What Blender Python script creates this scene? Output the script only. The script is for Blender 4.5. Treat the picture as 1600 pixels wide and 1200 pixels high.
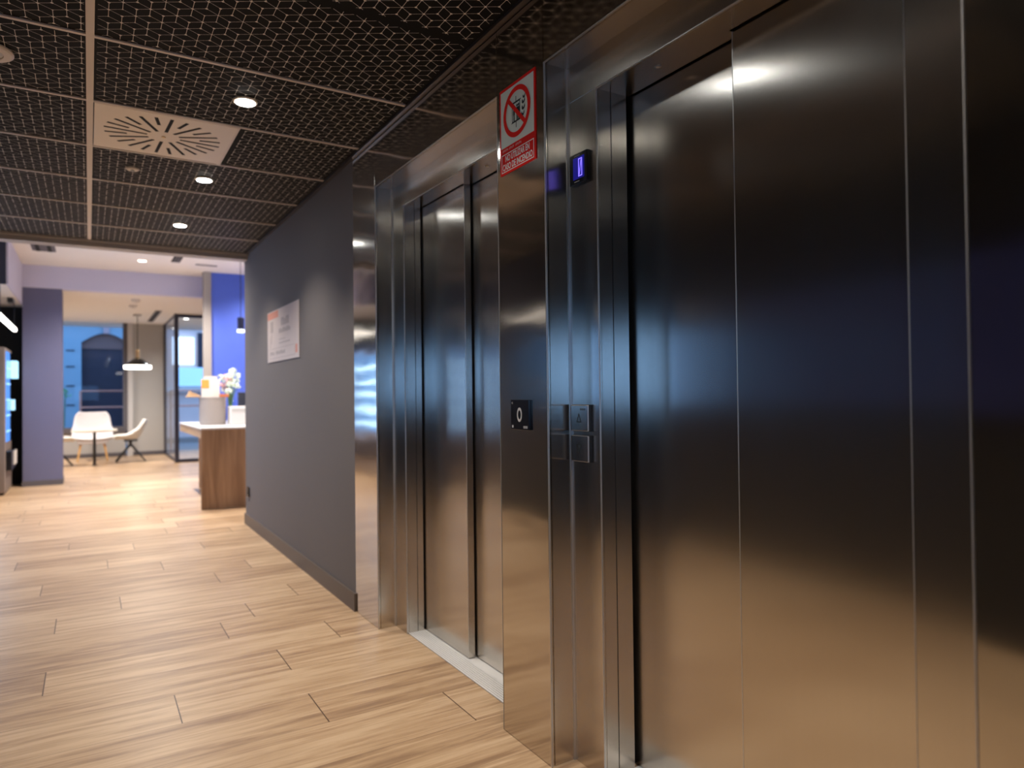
import bpy, bmesh, math, random
from mathutils import Vector, Matrix
random.seed(7)
PI = math.pi
S = bpy.context.scene
COL = S.collection
for o in list(bpy.data.objects): bpy.data.objects.remove(o)

# ------------------------------------------------------------------ camera
YAW, PIT, ROL, EYE = math.radians(31.55), math.radians(0.763), math.radians(-0.652), 1.2
fwd = Vector((math.sin(YAW)*math.cos(PIT), math.cos(YAW)*math.cos(PIT), math.sin(PIT)))
rgt = Vector((math.cos(YAW), -math.sin(YAW), 0)); upv = rgt.cross(fwd)
r2 = rgt*math.cos(ROL) + upv*math.sin(ROL); u2 = -rgt*math.sin(ROL) + upv*math.cos(ROL)
cd = bpy.data.cameras.new('camera'); cam = bpy.data.objects.new('camera', cd); COL.objects.link(cam)
mw = Matrix((r2, u2, -fwd)).transposed().to_4x4(); mw.translation = (0, 0, EYE); cam.matrix_world = mw
cd.sensor_width = 36; cd.sensor_fit = 'HORIZONTAL'; cd.lens = 1077.23*36/1600
cd.clip_start = 0.05; cd.clip_end = 200
cd.dof.use_dof = True; cd.dof.focus_distance = 2.3; cd.dof.aperture_fstop = 1.9
S.camera = cam
# ------------------------------------------------------------------ world, exposure
w = bpy.data.worlds.new('dusk_sky'); S.world = w; w.use_nodes = True
bg = w.node_tree.nodes['Background']; bg.inputs[0].default_value = (0.28, 0.54, 1.0, 1); bg.inputs[1].default_value = 3.0
S.view_settings.view_transform = 'Standard'; S.view_settings.look = 'None'
S.view_settings.gamma = 1; S.view_settings.exposure = 0.0; S.view_settings.use_curve_mapping = False
WARM = (1.0, 0.90, 0.79)
HALL_W, LOBBY_W = 84, 470

# ------------------------------------------------------------------ materials
def newmat(name):
    m = bpy.data.materials.new(name); m.use_nodes = True
    return m, m.node_tree.nodes, m.node_tree.links, m.node_tree.nodes['Principled BSDF']
def mat(name, col, rough=0.5, metal=0.0, spec=0.5, noise=0.0, nscale=30, emit=None, es=0, bump=0):
    m, N, L, b = newmat(name)
    b.inputs['Base Color'].default_value = (*col, 1); b.inputs['Roughness'].default_value = rough
    b.inputs['Metallic'].default_value = metal; b.inputs['Specular IOR Level'].default_value = spec
    if noise or bump:
        tc = N.new('ShaderNodeTexCoord'); nz = N.new('ShaderNodeTexNoise'); nz.inputs['Scale'].default_value = nscale
        nz.inputs['Detail'].default_value = 5
        L.new(tc.outputs['Object'], nz.inputs['Vector'])
    if noise:
        mx = N.new('ShaderNodeMix'); mx.data_type = 'RGBA'
        mx.inputs[6].default_value = (*[c*(1-noise) for c in col], 1); mx.inputs[7].default_value = (*[min(1, c*(1+noise)) for c in col], 1)
        L.new(nz.outputs[0], mx.inputs[0]); L.new(mx.outputs[2], b.inputs['Base Color'])
    if bump:
        bp = N.new('ShaderNodeBump'); bp.inputs['Strength'].default_value = bump; bp.inputs['Distance'].default_value = 0.002
        L.new(nz.outputs[0], bp.inputs['Height']); L.new(bp.outputs[0], b.inputs['Normal'])
    if emit:
        b.inputs['Emission Color'].default_value = (*emit, 1); b.inputs['Emission Strength'].default_value = es
    return m
def steel(name, col, rough, aniso=0.0, streak=0.05, wave=0.0, horiz=True):
    m, N, L, b = newmat(name)
    b.inputs['Metallic'].default_value = 1
    tc = N.new('ShaderNodeTexCoord'); mp = N.new('ShaderNodeMapping')
    mp.inputs['Scale'].default_value = (3, 3, 900) if horiz else (700, 700, 2)
    nz = N.new('ShaderNodeTexNoise'); nz.inputs['Scale'].default_value = 1; nz.inputs['Detail'].default_value = 2
    L.new(tc.outputs['Object'], mp.inputs[0]); L.new(mp.outputs[0], nz.inputs['Vector'])
    mx = N.new('ShaderNodeMix'); mx.data_type = 'RGBA'
    mx.inputs[6].default_value = (*[c*(1-streak) for c in col], 1); mx.inputs[7].default_value = (*[c*(1+streak) for c in col], 1)
    L.new(nz.outputs[0], mx.inputs[0]); L.new(mx.outputs[2], b.inputs['Base Color'])
    # handling smears: very soft variation of roughness
    n2 = N.new('ShaderNodeTexNoise'); n2.inputs['Scale'].default_value = 2.5; n2.inputs['Detail'].default_value = 4
    L.new(tc.outputs['Object'], n2.inputs['Vector'])
    mr = N.new('ShaderNodeMapRange'); mr.inputs[3].default_value = rough*0.85; mr.inputs[4].default_value = rough*1.2
    L.new(n2.outputs[0], mr.inputs[0]); L.new(mr.outputs[0], b.inputs['Roughness'])
    if aniso:
        b.inputs['Anisotropic'].default_value = aniso
        tg = N.new('ShaderNodeCombineXYZ'); tg.inputs[0].default_value = 0.3; tg.inputs[1].default_value = 1.0
        L.new(tg.outputs[0], b.inputs['Tangent'])
        b.inputs['Anisotropic Rotation'].default_value = 0.0
    if wave:
        m3 = N.new('ShaderNodeMapping'); m3.inputs['Scale'].default_value = (2, 2, 5)
        n3 = N.new('ShaderNodeTexNoise'); n3.inputs['Scale'].default_value = 1.5; n3.inputs['Detail'].default_value = 1
        L.new(tc.outputs['Object'], m3.inputs[0]); L.new(m3.outputs[0], n3.inputs['Vector'])
        bp = N.new('ShaderNodeBump'); bp.inputs['Strength'].default_value = wave; bp.inputs['Distance'].default_value = 0.01
        L.new(n3.outputs[0], bp.inputs['Height']); L.new(bp.outputs[0], b.inputs['Normal'])
    return m
def glassmat(name, tint=(0.9, 0.95, 1.0), refl=0.08):
    m = bpy.data.materials.new(name); m.use_nodes = True; N = m.node_tree.nodes; L = m.node_tree.links; N.clear()
    o = N.new('ShaderNodeOutputMaterial'); t = N.new('ShaderNodeBsdfTransparent'); t.inputs[0].default_value = (*tint, 1)
    g = N.new('ShaderNodeBsdfGlossy'); g.inputs['Roughness'].default_value = 0.02
    f0 = N.new('ShaderNodeFresnel'); f0.inputs[0].default_value = 1.4; ge = N.new('ShaderNodeNewGeometry')
    sb_ = N.new('ShaderNodeMath'); sb_.operation = 'SUBTRACT'; sb_.inputs[0].default_value = 1.0; L.new(ge.outputs['Backfacing'], sb_.inputs[1])
    f = N.new('ShaderNodeMath'); f.operation = 'MULTIPLY'; L.new(f0.outputs[0], f.inputs[0]); L.new(sb_.outputs[0], f.inputs[1])
    mx = N.new('ShaderNodeMixShader'); L.new(f.outputs[0], mx.inputs[0]); L.new(t.outputs[0], mx.inputs[1]); L.new(g.outputs[0], mx.inputs[2])
    L.new(mx.outputs[0], o.inputs[0]); return m
def woodmat(name, c1, c2, axis='z', rough=0.5, sc=8):
    m, N, L, b = newmat(name)
    tc = N.new('ShaderNodeTexCoord'); mp = N.new('ShaderNodeMapping')
    s = {'x': (1, 12, 12), 'y': (12, 1, 12), 'z': (12, 12, 1)}[axis]; mp.inputs['Scale'].default_value = s
    nz = N.new('ShaderNodeTexNoise'); nz.inputs['Scale'].default_value = sc/8; nz.inputs['Detail'].default_value = 6; nz.inputs['Distortion'].default_value = 0.6
    cr = N.new('ShaderNodeValToRGB'); cr.color_ramp.elements[0].position = 0.3; cr.color_ramp.elements[1].position = 0.7
    cr.color_ramp.elements[0].color = (*c1, 1); cr.color_ramp.elements[1].color = (*c2, 1)
    L.new(tc.outputs['Object'], mp.inputs[0]); L.new(mp.outputs[0], nz.inputs['Vector']); L.new(nz.outputs[0], cr.inputs[0])
    L.new(cr.outputs[0], b.inputs['Base Color']); b.inputs['Roughness'].default_value = rough
    return m
def floormat():
    m, N, L, b = newmat('oak_plank_floor')
    at = N.new('ShaderNodeAttribute'); at.attribute_name = 'tone'
    uv = N.new('ShaderNodeUVMap'); uv.uv_map = 'plank'
    sp = N.new('ShaderNodeSeparateXYZ'); L.new(uv.outputs[0], sp.inputs[0])
    tc = N.new('ShaderNodeTexCoord')
    # offset grain per plank
    cmb = N.new('ShaderNodeCombineXYZ')
    mu = N.new('ShaderNodeMath'); mu.operation = 'MULTIPLY'; mu.inputs[1].default_value = 37.0
    L.new(at.outputs['Fac'], mu.inputs[0]); L.new(mu.outputs[0], cmb.inputs[2])
    ad = N.new('ShaderNodeVectorMath'); ad.operation = 'ADD'; L.new(tc.outputs['Object'], ad.inputs[0]); L.new(cmb.outputs[0], ad.inputs[1])
    mp = N.new('ShaderNodeMapping'); mp.inputs['Scale'].default_value = (1.3, 17, 1); L.new(ad.outputs[0], mp.inputs[0])
    nz = N.new('ShaderNodeTexNoise'); nz.inputs['Scale'].default_value = 1.6; nz.inputs['Detail'].default_value = 7; nz.inputs['Roughness'].default_value = 0.6; nz.inputs['Distortion'].default_value = 0.5
    L.new(mp.outputs[0], nz.inputs['Vector'])
    mp2 = N.new('ShaderNodeMapping'); mp2.inputs['Scale'].default_value = (3, 130, 1); L.new(ad.outputs[0], mp2.inputs[0])
    n2 = N.new('ShaderNodeTexNoise'); n2.inputs['Scale'].default_value = 1; n2.inputs['Detail'].default_value = 3; L.new(mp2.outputs[0], n2.inputs['Vector'])
    cr = N.new('ShaderNodeValToRGB'); e = cr.color_ramp.elements
    e[0].position = 0.32; e[0].color = (0.32, 0.195, 0.110, 1); e[1].position = 0.66; e[1].color = (0.64, 0.455, 0.285, 1)
    x = e.new(0.5); x.color = (0.50, 0.33, 0.19, 1)
    mixv = N.new('ShaderNodeMath'); mixv.operation = 'MULTIPLY_ADD'; mixv.inputs[1].default_value = 0.16; L.new(n2.outputs[0], mixv.inputs[0])
    L.new(nz.outputs[0], mixv.inputs[2])
    m3 = N.new('ShaderNodeMath'); m3.operation = 'MULTIPLY_ADD'; m3.inputs[1].default_value = 0.16; L.new(at.outputs['Fac'], m3.inputs[0]); L.new(mixv.outputs[0], m3.inputs[2])
    m4 = N.new('ShaderNodeMath'); m4.operation = 'SUBTRACT'; m4.inputs[1].default_value = 0.15; L.new(m3.outputs[0], m4.inputs[0])
    L.new(m4.outputs[0], cr.inputs[0])
    # seams: uv.x = distance to plank end (m), uv.y = distance to long edge handled by uv range
    def edge(out, size, wid):
        a = N.new('ShaderNodeMath'); a.operation = 'PINGPONG'; a.inputs[1].default_value = size/2; L.new(out, a.inputs[0])
        c = N.new('ShaderNodeMath'); c.operation = 'LESS_THAN'; c.inputs[1].default_value = wid; L.new(a.outputs[0], c.inputs[0]); return c.outputs[0]
    ex = edge(sp.outputs[0], 1.2*1.0, 0.0022); ey = edge(sp.outputs[1], 0.283, 0.0012)
    eyw = N.new('ShaderNodeMath'); eyw.operation = 'MULTIPLY'; eyw.inputs[1].default_value = 0.55; L.new(ey, eyw.inputs[0])
    mxm = N.new('ShaderNodeMath'); mxm.operation = 'MAXIMUM'; L.new(ex, mxm.inputs[0]); L.new(eyw.outputs[0], mxm.inputs[1])
    mx = N.new('ShaderNodeMix'); mx.data_type = 'RGBA'; mx.inputs[7].default_value = (0.10, 0.055, 0.03, 1)
    L.new(mxm.outputs[0], mx.inputs[0]); L.new(cr.outputs[0], mx.inputs[6]); L.new(mx.outputs[2], b.inputs['Base Color'])
    b.inputs['Roughness'].default_value = 0.36; b.inputs['Specular IOR Level'].default_value = 0.5
    bp = N.new('ShaderNodeBump'); bp.inputs['Strength'].default_value = 0.15; bp.inputs['Distance'].default_value = 0.002
    L.new(n2.outputs[0], bp.inputs['Height']); L.new(bp.outputs[0], b.inputs['Normal'])
    return m

M = {}
M['floor'] = floormat()
M['mirror'] = steel('polished_steel', (0.61, 0.56, 0.49), 0.12, 0.5, 0.04, 0.15)
M['brushed'] = steel('brushed_steel', (0.61, 0.565, 0.505), 0.205, 0.85, 0.05, 0.0, horiz=False)
M['ribs'] = mat('sill_ribs', (0.88, 0.87, 0.85), 0.4, 0.1)
M['alu'] = mat('dark_groove_aluminium', (0.30, 0.30, 0.30), 0.5, 0.25)  # sill base darkened so its grooves read as shaded
M['edge'] = mat('bright_steel_edge', (0.62, 0.60, 0.58), 0.32, 0.8)
M['black'] = mat('matt_black', (0.006, 0.006, 0.006), 0.8)
M['blackgloss'] = mat('black_plastic', (0.008, 0.008, 0.01), 0.15)
M['blackmetal'] = mat('black_metal', (0.012, 0.012, 0.013), 0.4)
M['dark_wall'] = mat('dark_left_wall_paint', (0.012, 0.0115, 0.012), 0.6, noise=0.1)
M['grey_wall'] = mat('warm_grey_paint', (0.165, 0.150, 0.146), 0.75, noise=0.04, nscale=60, bump=0.15)
M['white'] = mat('white_paint', (0.78, 0.74, 0.70), 0.8, noise=0.02)
M['soffit'] = mat('lilac_white_paint', (0.58, 0.57, 0.74), 0.8)
M['column'] = mat('blue_grey_paint', (0.125, 0.125, 0.215), 0.75, noise=0.03)
M['navy'] = mat('navy_paint', (0.02, 0.024, 0.045), 0.6)
M['blue'] = mat('blue_lit_paint', (0.07, 0.13, 0.60), 0.7, noise=0.03, nscale=10)  # blue paint, with the blue light on it also put into the colour
M['header'] = mat('taupe_trim', (0.42, 0.38, 0.35), 0.55)
M['pilaster'] = mat('pilaster_grey', (0.34, 0.31, 0.29), 0.7)
M['backgrey'] = mat('lounge_grey_paint', (0.42, 0.40, 0.38), 0.8, noise=0.03)
M['skirt'] = mat('skirting', (0.115, 0.088, 0.070), 0.45)
M['ceil'] = mat('black_ceiling_panel', (0.005, 0.0045, 0.0045), 0.7, spec=0.15)
M['pattern'] = mat('beige_pattern_line', (0.80, 0.74, 0.67), 0.5)
M['tbar'] = mat('beige_ceiling_bar', (0.72, 0.62, 0.53), 0.4)
M['wallbar'] = mat('dark_ceiling_edge', (0.10, 0.085, 0.08), 0.35, 0.6)
M['vent'] = mat('vent_cream', (0.80, 0.69, 0.57), 0.35)
M['glow'] = mat('downlight_glow', (1, 1, 1), 0.5, emit=(0.92, 0.97, 1.0), es=42)
M['glowwarm'] = mat('lamp_glow', (1, 1, 1), 0.5, emit=(1, 0.93, 0.82), es=8)
M['glowfar'] = mat('far_downlight_glow', (1, 1, 1), 0.5, emit=(1, 0.92, 0.84), es=9)
M['red'] = mat('sign_red', (0.88, 0.02, 0.012), 0.65, spec=0.15)
M['signwhite'] = mat('sign_white', (0.82, 0.88, 0.76), 0.4)
M['signtext'] = mat('sign_text_white', (0.95, 0.90, 0.82), 0.4)
M['signblack'] = mat('sign_black', (0.01, 0.015, 0.015), 0.5)
M['screen'] = mat('display_blue', (0.0, 0.0, 0.02), 0.3, emit=(0.012, 0.008, 0.45), es=0.35)
M['digit'] = mat('display_digit', (0.1, 0.1, 0.4), 0.3, emit=(0.22, 0.16, 1.0), es=1.6)
M['greytext'] = mat('raised_grey', (0.45, 0.44, 0.43), 0.4)
M['poster'] = mat('poster_paper', (0.66, 0.56, 0.51), 0.35)
M['posterpink'] = mat('poster_salmon', (0.72, 0.30, 0.20), 0.5)
M['postergrey'] = mat('poster_grey', (0.44, 0.37, 0.34), 0.5)
M['walnut'] = woodmat('walnut_panel', (0.22, 0.12, 0.065), (0.42, 0.26, 0.155), 'z', 0.45, 10)
M['oak'] = woodmat('oak_edge', (0.50, 0.31, 0.17), (0.62, 0.42, 0.25), 'y', 0.5, 8)
M['legwood'] = woodmat('beech_leg', (0.60, 0.33, 0.11), (0.74, 0.45, 0.18), 'z', 0.4, 8)
M['counterwhite'] = mat('counter_white', (0.72, 0.71, 0.71), 0.25)
M['cream'] = mat('table_cream', (0.72, 0.66, 0.56), 0.35)
M['upholst'] = mat('white_upholstery', (0.60, 0.57, 0.58), 0.8, noise=0.03, nscale=80)
M['shell'] = mat('white_shell', (0.70, 0.68, 0.64), 0.5)
M['bin'] = mat('stone_grey_planter', (0.34, 0.30, 0.28), 0.6)
M['paper'] = mat('white_paper', (0.62, 0.59, 0.56), 0.6)
M['orange'] = mat('orange_print', (0.80, 0.30, 0.06), 0.6)
M['leaf'] = mat('leaf_green', (0.10, 0.20, 0.07), 0.6, noise=0.3)
M['petalw'] = mat('white_petal', (0.72, 0.82, 0.72), 0.7)
M['petalp'] = mat('pink_petal', (0.80, 0.42, 0.46), 0.7)
M['glass'] = glassmat('window_glass')
M['brass'] = mat('brass', (0.72, 0.52, 0.28), 0.35, 0.6)
M['greyframe'] = mat('grey_window_frame', (0.10, 0.09, 0.10), 0.5)
M['lightframe'] = mat('light_window_trim', (0.55, 0.53, 0.52), 0.5)
M['darkframe'] = mat('dark_door_frame', (0.035, 0.035, 0.055), 0.4)
M['vend'] = mat('vending_brown_side', (0.21, 0.165, 0.14), 0.5)
M['vendblue'] = mat('vending_lit_front', (0.02, 0.05, 0.12), 0.2, emit=(0.10, 0.32, 0.95), es=1.1)
M['vendbright'] = mat('vending_bright_front', (0.02, 0.05, 0.12), 0.2, emit=(0.12, 0.40, 1.0), es=1.7)
M['vendshelf'] = mat('vending_shelf_light', (0.1, 0.2, 0.3), 0.3, emit=(0.5, 0.75, 1.0), es=16)
M['vendshelfdim'] = mat('vending_shelf_dim', (0.1, 0.2, 0.3), 0.3, emit=(0.25, 0.5, 1.0), es=1.6)
M['vendscreen'] = mat('vending_screen', (0.1, 0.2, 0.3), 0.3, emit=(0.45, 0.80, 1.0), es=1.5)
M['facade'] = mat('street_facade_paint', (0.24, 0.34, 0.40), 0.8, noise=0.1, nscale=3)
M['facade2'] = mat('street_facade_pale', (0.70, 0.52, 0.46), 0.8, noise=0.08, nscale=3)
M['archdark'] = mat('street_dark_gate', (0.020, 0.012, 0.022), 0.6, noise=0.4, nscale=5)
M['archgrey'] = mat('street_arch_panel', (0.16, 0.08, 0.065), 0.7)
M['litsign'] = mat('lit_shop_sign', (1, 1, 1), 0.5, emit=(0.85, 0.93, 1.0), es=1.3)
M['rail'] = mat('rail_metal', (0.40, 0.26, 0.26), 0.4)
M['street'] = mat('street_paving', (0.25, 0.22, 0.20), 0.8)

# ------------------------------------------------------------------ mesh helpers
class MB:
    def __init__(s): s.bm = bmesh.new()
    def box(s, x0, x1, y0, y1, z0, z1):
        x0, x1 = sorted((x0, x1)); y0, y1 = sorted((y0, y1)); z0, z1 = sorted((z0, z1))
        v = [s.bm.verts.new(p) for p in ((x0,y0,z0),(x1,y0,z0),(x1,y1,z0),(x0,y1,z0),(x0,y0,z1),(x1,y0,z1),(x1,y1,z1),(x0,y1,z1))]
        for f in ((0,3,2,1),(4,5,6,7),(0,1,5,4),(1,2,6,5),(2,3,7,6),(3,0,4,7)): s.bm.faces.new([v[i] for i in f])
        return s
    def poly(s, pts):
        s.bm.faces.new([s.bm.verts.new(p) for p in pts]); return s
    def prism(s, pts, off):
        off = Vector(off); a = [s.bm.verts.new(p) for p in pts]; b = [s.bm.verts.new(Vector(p)+off) for p in pts]
        s.bm.faces.new(a); s.bm.faces.new(b[::-1]); n = len(a)
        for i in range(n): s.bm.faces.new([a[i], b[i], b[(i+1) % n], a[(i+1) % n]])
        return s
    def lathe(s, prof, c=(0, 0, 0), n=24, close=False):
        rings = []
        for r, z in prof:
            rings.append([s.bm.verts.new((c[0]+r*math.cos(2*PI*i/n), c[1]+r*math.sin(2*PI*i/n), c[2]+z)) for i in range(n)])
        for a, b in zip(rings, rings[1:]):
            for i in range(n): s.bm.faces.new([a[i], a[(i+1) % n], b[(i+1) % n], b[i]])
        if prof[0][0] > 1e-4: s.bm.faces.new(rings[0][::-1])
        if prof[-1][0] > 1e-4: s.bm.faces.new(rings[-1])
        return s
    def tube(s, p, q, r0, r1=None, n=10):
        r1 = r0 if r1 is None else r1
        p, q = Vector(p), Vector(q); d = (q-p).normalized(); a = d.orthogonal().normalized(); b = d.cross(a)
        R = []
        for c, r in ((p, r0), (q, r1)): R.append([s.bm.verts.new(c + r*(a*math.cos(2*PI*i/n)+b*math.sin(2*PI*i/n))) for i in range(n)])
        for i in range(n): s.bm.faces.new([R[0][i], R[0][(i+1) % n], R[1][(i+1) % n], R[1][i]])
        s.bm.faces.new(R[0][::-1]); s.bm.faces.new(R[1]); return s
    def build(s, name, m, parent=None, bevel=0, smooth=False, loc=None):
        bmesh.ops.recalc_face_normals(s.bm, faces=s.bm.faces)
        me = bpy.data.meshes.new(name); s.bm.to_mesh(me); s.bm.free()
        me.materials.append(m); o = bpy.data.objects.new(name, me); COL.objects.link(o)
        if smooth:
            for p in me.polygons: p.use_smooth = True
        if parent: o.parent = parent
        if loc: o.location = loc
        if bevel:
            md = o.modifiers.new('bevel', 'BEVEL'); md.width = bevel; md.segments = 2; md.limit_method = 'ANGLE'
        return o
def tag(o, label=None, cat=None, group=None, kind=None):
    if label: o['label'] = label
    if cat: o['category'] = cat
    if group: o['group'] = group
    if kind: o['kind'] = kind
    return o
def thing(name, loc, label, cat, group=None, rz=0):
    o = bpy.data.objects.new(name, None); COL.objects.link(o); o.location = loc; o.rotation_euler = (0, 0, rz)
    o.empty_display_size = 0.05
    return tag(o, label, cat, group)
def struct(name, mb, m, label=None, parent=None):
    o = mb.build(name, m, parent)
    if not parent: o['kind'] = 'structure'
    if label: o['label'] = label
    return o
def copy_thing(o, parent=None):
    c = o.copy(); COL.objects.link(c)
    if parent: c.parent = parent
    for ch in [k for k in bpy.data.objects if k.parent == o]: copy_thing(ch, c)
    return c
def text_verts(body, size, shear=0.0, off=0.0):
    cu = bpy.data.curves.new('t', 'FONT'); cu.body = body; cu.size = size; cu.shear = shear; cu.align_x = 'CENTER'; cu.align_y = 'CENTER'; cu.offset = off
    o = bpy.data.objects.new('t', cu); COL.objects.link(o); bpy.context.view_layer.update()
    dg = bpy.context.evaluated_depsgraph_get(); me = bpy.data.meshes.new_from_object(o.evaluated_get(dg))
    vs = [tuple(v.co) for v in me.vertices]; fs = [tuple(p.vertices) for p in me.polygons]
    bpy.data.objects.remove(o); bpy.data.meshes.remove(me); return vs, fs
class Plate:
    """flat artwork on a wall facing -x: u runs to the right as seen (-y), v up, w towards the viewer (-x)"""
    def __init__(s, x, y, z): s.o = (x, y, z); s.layers = {}
    def P(s, u, v, w): return (s.o[0]-w, s.o[1]-u, s.o[2]+v)
    def L(s, k):
        if k not in s.layers: s.layers[k] = bmesh.new()
        return s.layers[k]
    def poly(s, k, pts, w):
        bm = s.L(k); bm.faces.new([bm.verts.new(s.P(u, v, w)) for u, v in pts])
    def rect(s, k, u0, v0, u1, v1, w): s.poly(k, [(u0,v0),(u1,v0),(u1,v1),(u0,v1)], w)
    def ring(s, k, cu, cv, r0, r1, w, n=48, sx=1.0):
        for i in range(n):
            a, b = 2*PI*i/n, 2*PI*(i+1)/n
            s.poly(k, [(cu+sx*r0*math.cos(a), cv+r0*math.sin(a)), (cu+sx*r1*math.cos(a), cv+r1*math.sin(a)), (cu+sx*r1*math.cos(b), cv+r1*math.sin(b)), (cu+sx*r0*math.cos(b), cv+r0*math.sin(b))], w)
    def frame(s, k, u0, v0, u1, v1, t, w):
        s.rect(k, u0, v0, u1, v0+t, w); s.rect(k, u0, v1-t, u1, v1, w); s.rect(k, u0, v0+t, u0+t, v1-t, w); s.rect(k, u1-t, v0+t, u1, v1-t, w)
    def text(s, k, body, cu, cv, width, height, w, off=0.0):
        vs, fs = text_verts(body, 1.0, off=off)
        xs = [v[0] for v in vs]; ys = [v[1] for v in vs]
        sx = width/(max(xs)-min(xs)); sy = height/(max(ys)-min(ys)); mx = (max(xs)+min(xs))/2; my = (max(ys)+min(ys))/2
        bm = s.L(k); V = [bm.verts.new(s.P(cu+(v[0]-mx)*sx, cv+(v[1]-my)*sy, w)) for v in vs]
        for f in fs:
            try: bm.faces.new([V[i] for i in f])
            except ValueError: pass
    def build(s, k, name, m, parent, solid=0.0004, bevel=0):
        bm = s.layers.pop(k); me = bpy.data.meshes.new(name); bm.to_mesh(me); bm.free(); me.materials.append(m)
        o = bpy.data.objects.new(name, me); COL.objects.link(o)
        for p in me.polygons:
            pass
        me.update()
        o.location = -Vector(parent.location) if parent else (0, 0, 0)
        if parent: o.parent = parent
        md = o.modifiers.new('thick', 'SOLIDIFY'); md.thickness = solid; md.offset = 0
        return o
def rel(mb, parent):   # shift a bmesh written in world coordinates into its parent's frame
    bmesh.ops.translate(mb.bm, verts=mb.bm.verts, vec=-Vector(parent.location)); return mb

WX = 1.26          # corridor side wall / steel cladding plane
FX = 1.355         # recessed door-casing face
CEIL = 2.52
# ------------------------------------------------------------------ floor (one mesh of planks)
bm = bmesh.new(); uvl = bm.loops.layers.uv.new('plank'); tl = bm.loops.layers.float_color.new('tone')
joint = {-1: 0.75, 0: 0.29, -2: 1.21, 1: 0.753, 2: -0.163, 3: 0.59, 4: 0.767, 5: -0.153, 6: 0.155, 7: 0.722, 8: -0.256, 9: 0.442, 10: 0.112, 11: -0.447, 12: 0.305, 13: -0.14, 14: 0.587, 15: -0.52}
PWID, PLEN = 0.2835, 1.225
for k in range(-21, 50):
    y0 = 2.815 + PWID*k; y1 = y0+PWID
    j = joint.get(k, random.uniform(0, PLEN)); x = j - PLEN*6
    while x < 4.2:
        t = random.random()
        vs = [bm.verts.new(p) for p in ((x, y0, 0), (x+PLEN, y0, 0), (x+PLEN, y1, 0), (x, y1, 0))]
        f = bm.faces.new(vs)
        for l, uv in zip(f.loops, ((0, 0), (1.2, 0), (1.2, 0.283), (0, 0.283))):
            l[uvl].uv = uv; l[tl] = (t, t, t, 1)
        x += PLEN
me = bpy.data.meshes.new('floor'); bm.to_mesh(me); bm.free(); me.materials.append(M['floor'])
fl = bpy.data.objects.new('floor', me); COL.objects.link(fl); tag(fl, 'light oak plank floor running through corridor and lobby', kind='structure')

# ------------------------------------------------------------------ corridor ceiling
ce = struct('ceiling', MB().box(-1.3, 1.5, -3.2, 6.74, CEIL+0.003, CEIL+0.05), M['ceil'], 'black suspended corridor ceiling with pale rhombus line pattern')
YB = [2.92+0.64*k for k in range(-9, 6)] + [6.74]
# rhombille line pattern, clipped to each panel
def clip(p, q, b):
    x0, x1, y0, y1 = b; t0, t1 = 0.0, 1.0; dx, dy = q[0]-p[0], q[1]-p[1]
    for pp, qq in ((-dx, p[0]-x0), (dx, x1-p[0]), (-dy, p[1]-y0), (dy, y1-p[1])):
        if abs(pp) < 1e-9:
            if qq < 0: return None
        else:
            r = qq/pp
            if pp < 0: t0 = max(t0, r)
            else: t1 = min(t1, r)
    if t0 >= t1: return None
    return (p[0]+t0*dx, p[1]+t0*dy), (p[0]+t1*dx, p[1]+t1*dy)
A = (0.0406, -0.0245); B = (0.0, 0.0490)
def pt(i, j): return (0.589+i*A[0]+j*B[0], 2.373+i*A[1]+j*B[1])
panels = []
for y0, y1 in zip(YB, YB[1:]):
    if y1 < 1.2: continue
    panels.append((0.03, 1.222, y0+0.022, y1-0.022)); panels.append((-1.2, -0.01, y0+0.022, y1-0.022))
lines = bmesh.new(); zz = CEIL-0.0006
def strip(p, q, wd):
    d = Vector((q[0]-p[0], q[1]-p[1])); 
    if d.length < 1e-4: return
    n = Vector((-d.y, d.x)).normalized()*wd/2
    lines.faces.new([lines.verts.new((a, b, zz)) for a, b in ((p[0]+n.x, p[1]+n.y), (q[0]+n.x, q[1]+n.y), (q[0]-n.x, q[1]-n.y), (p[0]-n.x, p[1]-n.y))])
VENT = (0.02, 0.645, 3.555, 4.195)
for i in range(-46, 18):
    for j in range(-60, 130):
        p = pt(i, j)
        if p[1] < 1.2 or p[1] > 6.8 or p[0] < -1.25 or p[0] > 1.3: continue
        c = (i + j - 2) % 3
        for b in panels:
            if b[0] <= p[0] <= b[1] and b[2] <= p[1] <= b[3] and not (VENT[0] < p[0] < VENT[1] and VENT[2] < p[1] < VENT[3]):
                r = 0.0042 if random.random() < 0.75 else 0.0026
                lines.faces.new([lines.verts.new((p[0]+r*1.2*math.cos(a), p[1]+r*1.2*math.sin(a), zz-0.0003)) for a in [PI*k/3 for k in range(6)]])
        for di, dj in ((1, 0), (0, 1), (1, 1)):
            c2 = (i+di + j+dj - 2) % 3
            if (c and c2): 
                if (c != 0) and (c2 != 0): continue
            q = pt(i+di, j+dj)
            wd = 0.0013 if (di, dj) != (0, 1) else 0.0018
            mx_, my_ = (p[0]+q[0])/2, (p[1]+q[1])/2
            if VENT[0]-0.01 < mx_ < VENT[1]+0.01 and VENT[2]-0.01 < my_ < VENT[3]+0.01: continue
            for b in panels:
                cl = clip(p, q, b)
                if cl: strip(cl[0], cl[1], wd)
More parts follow.
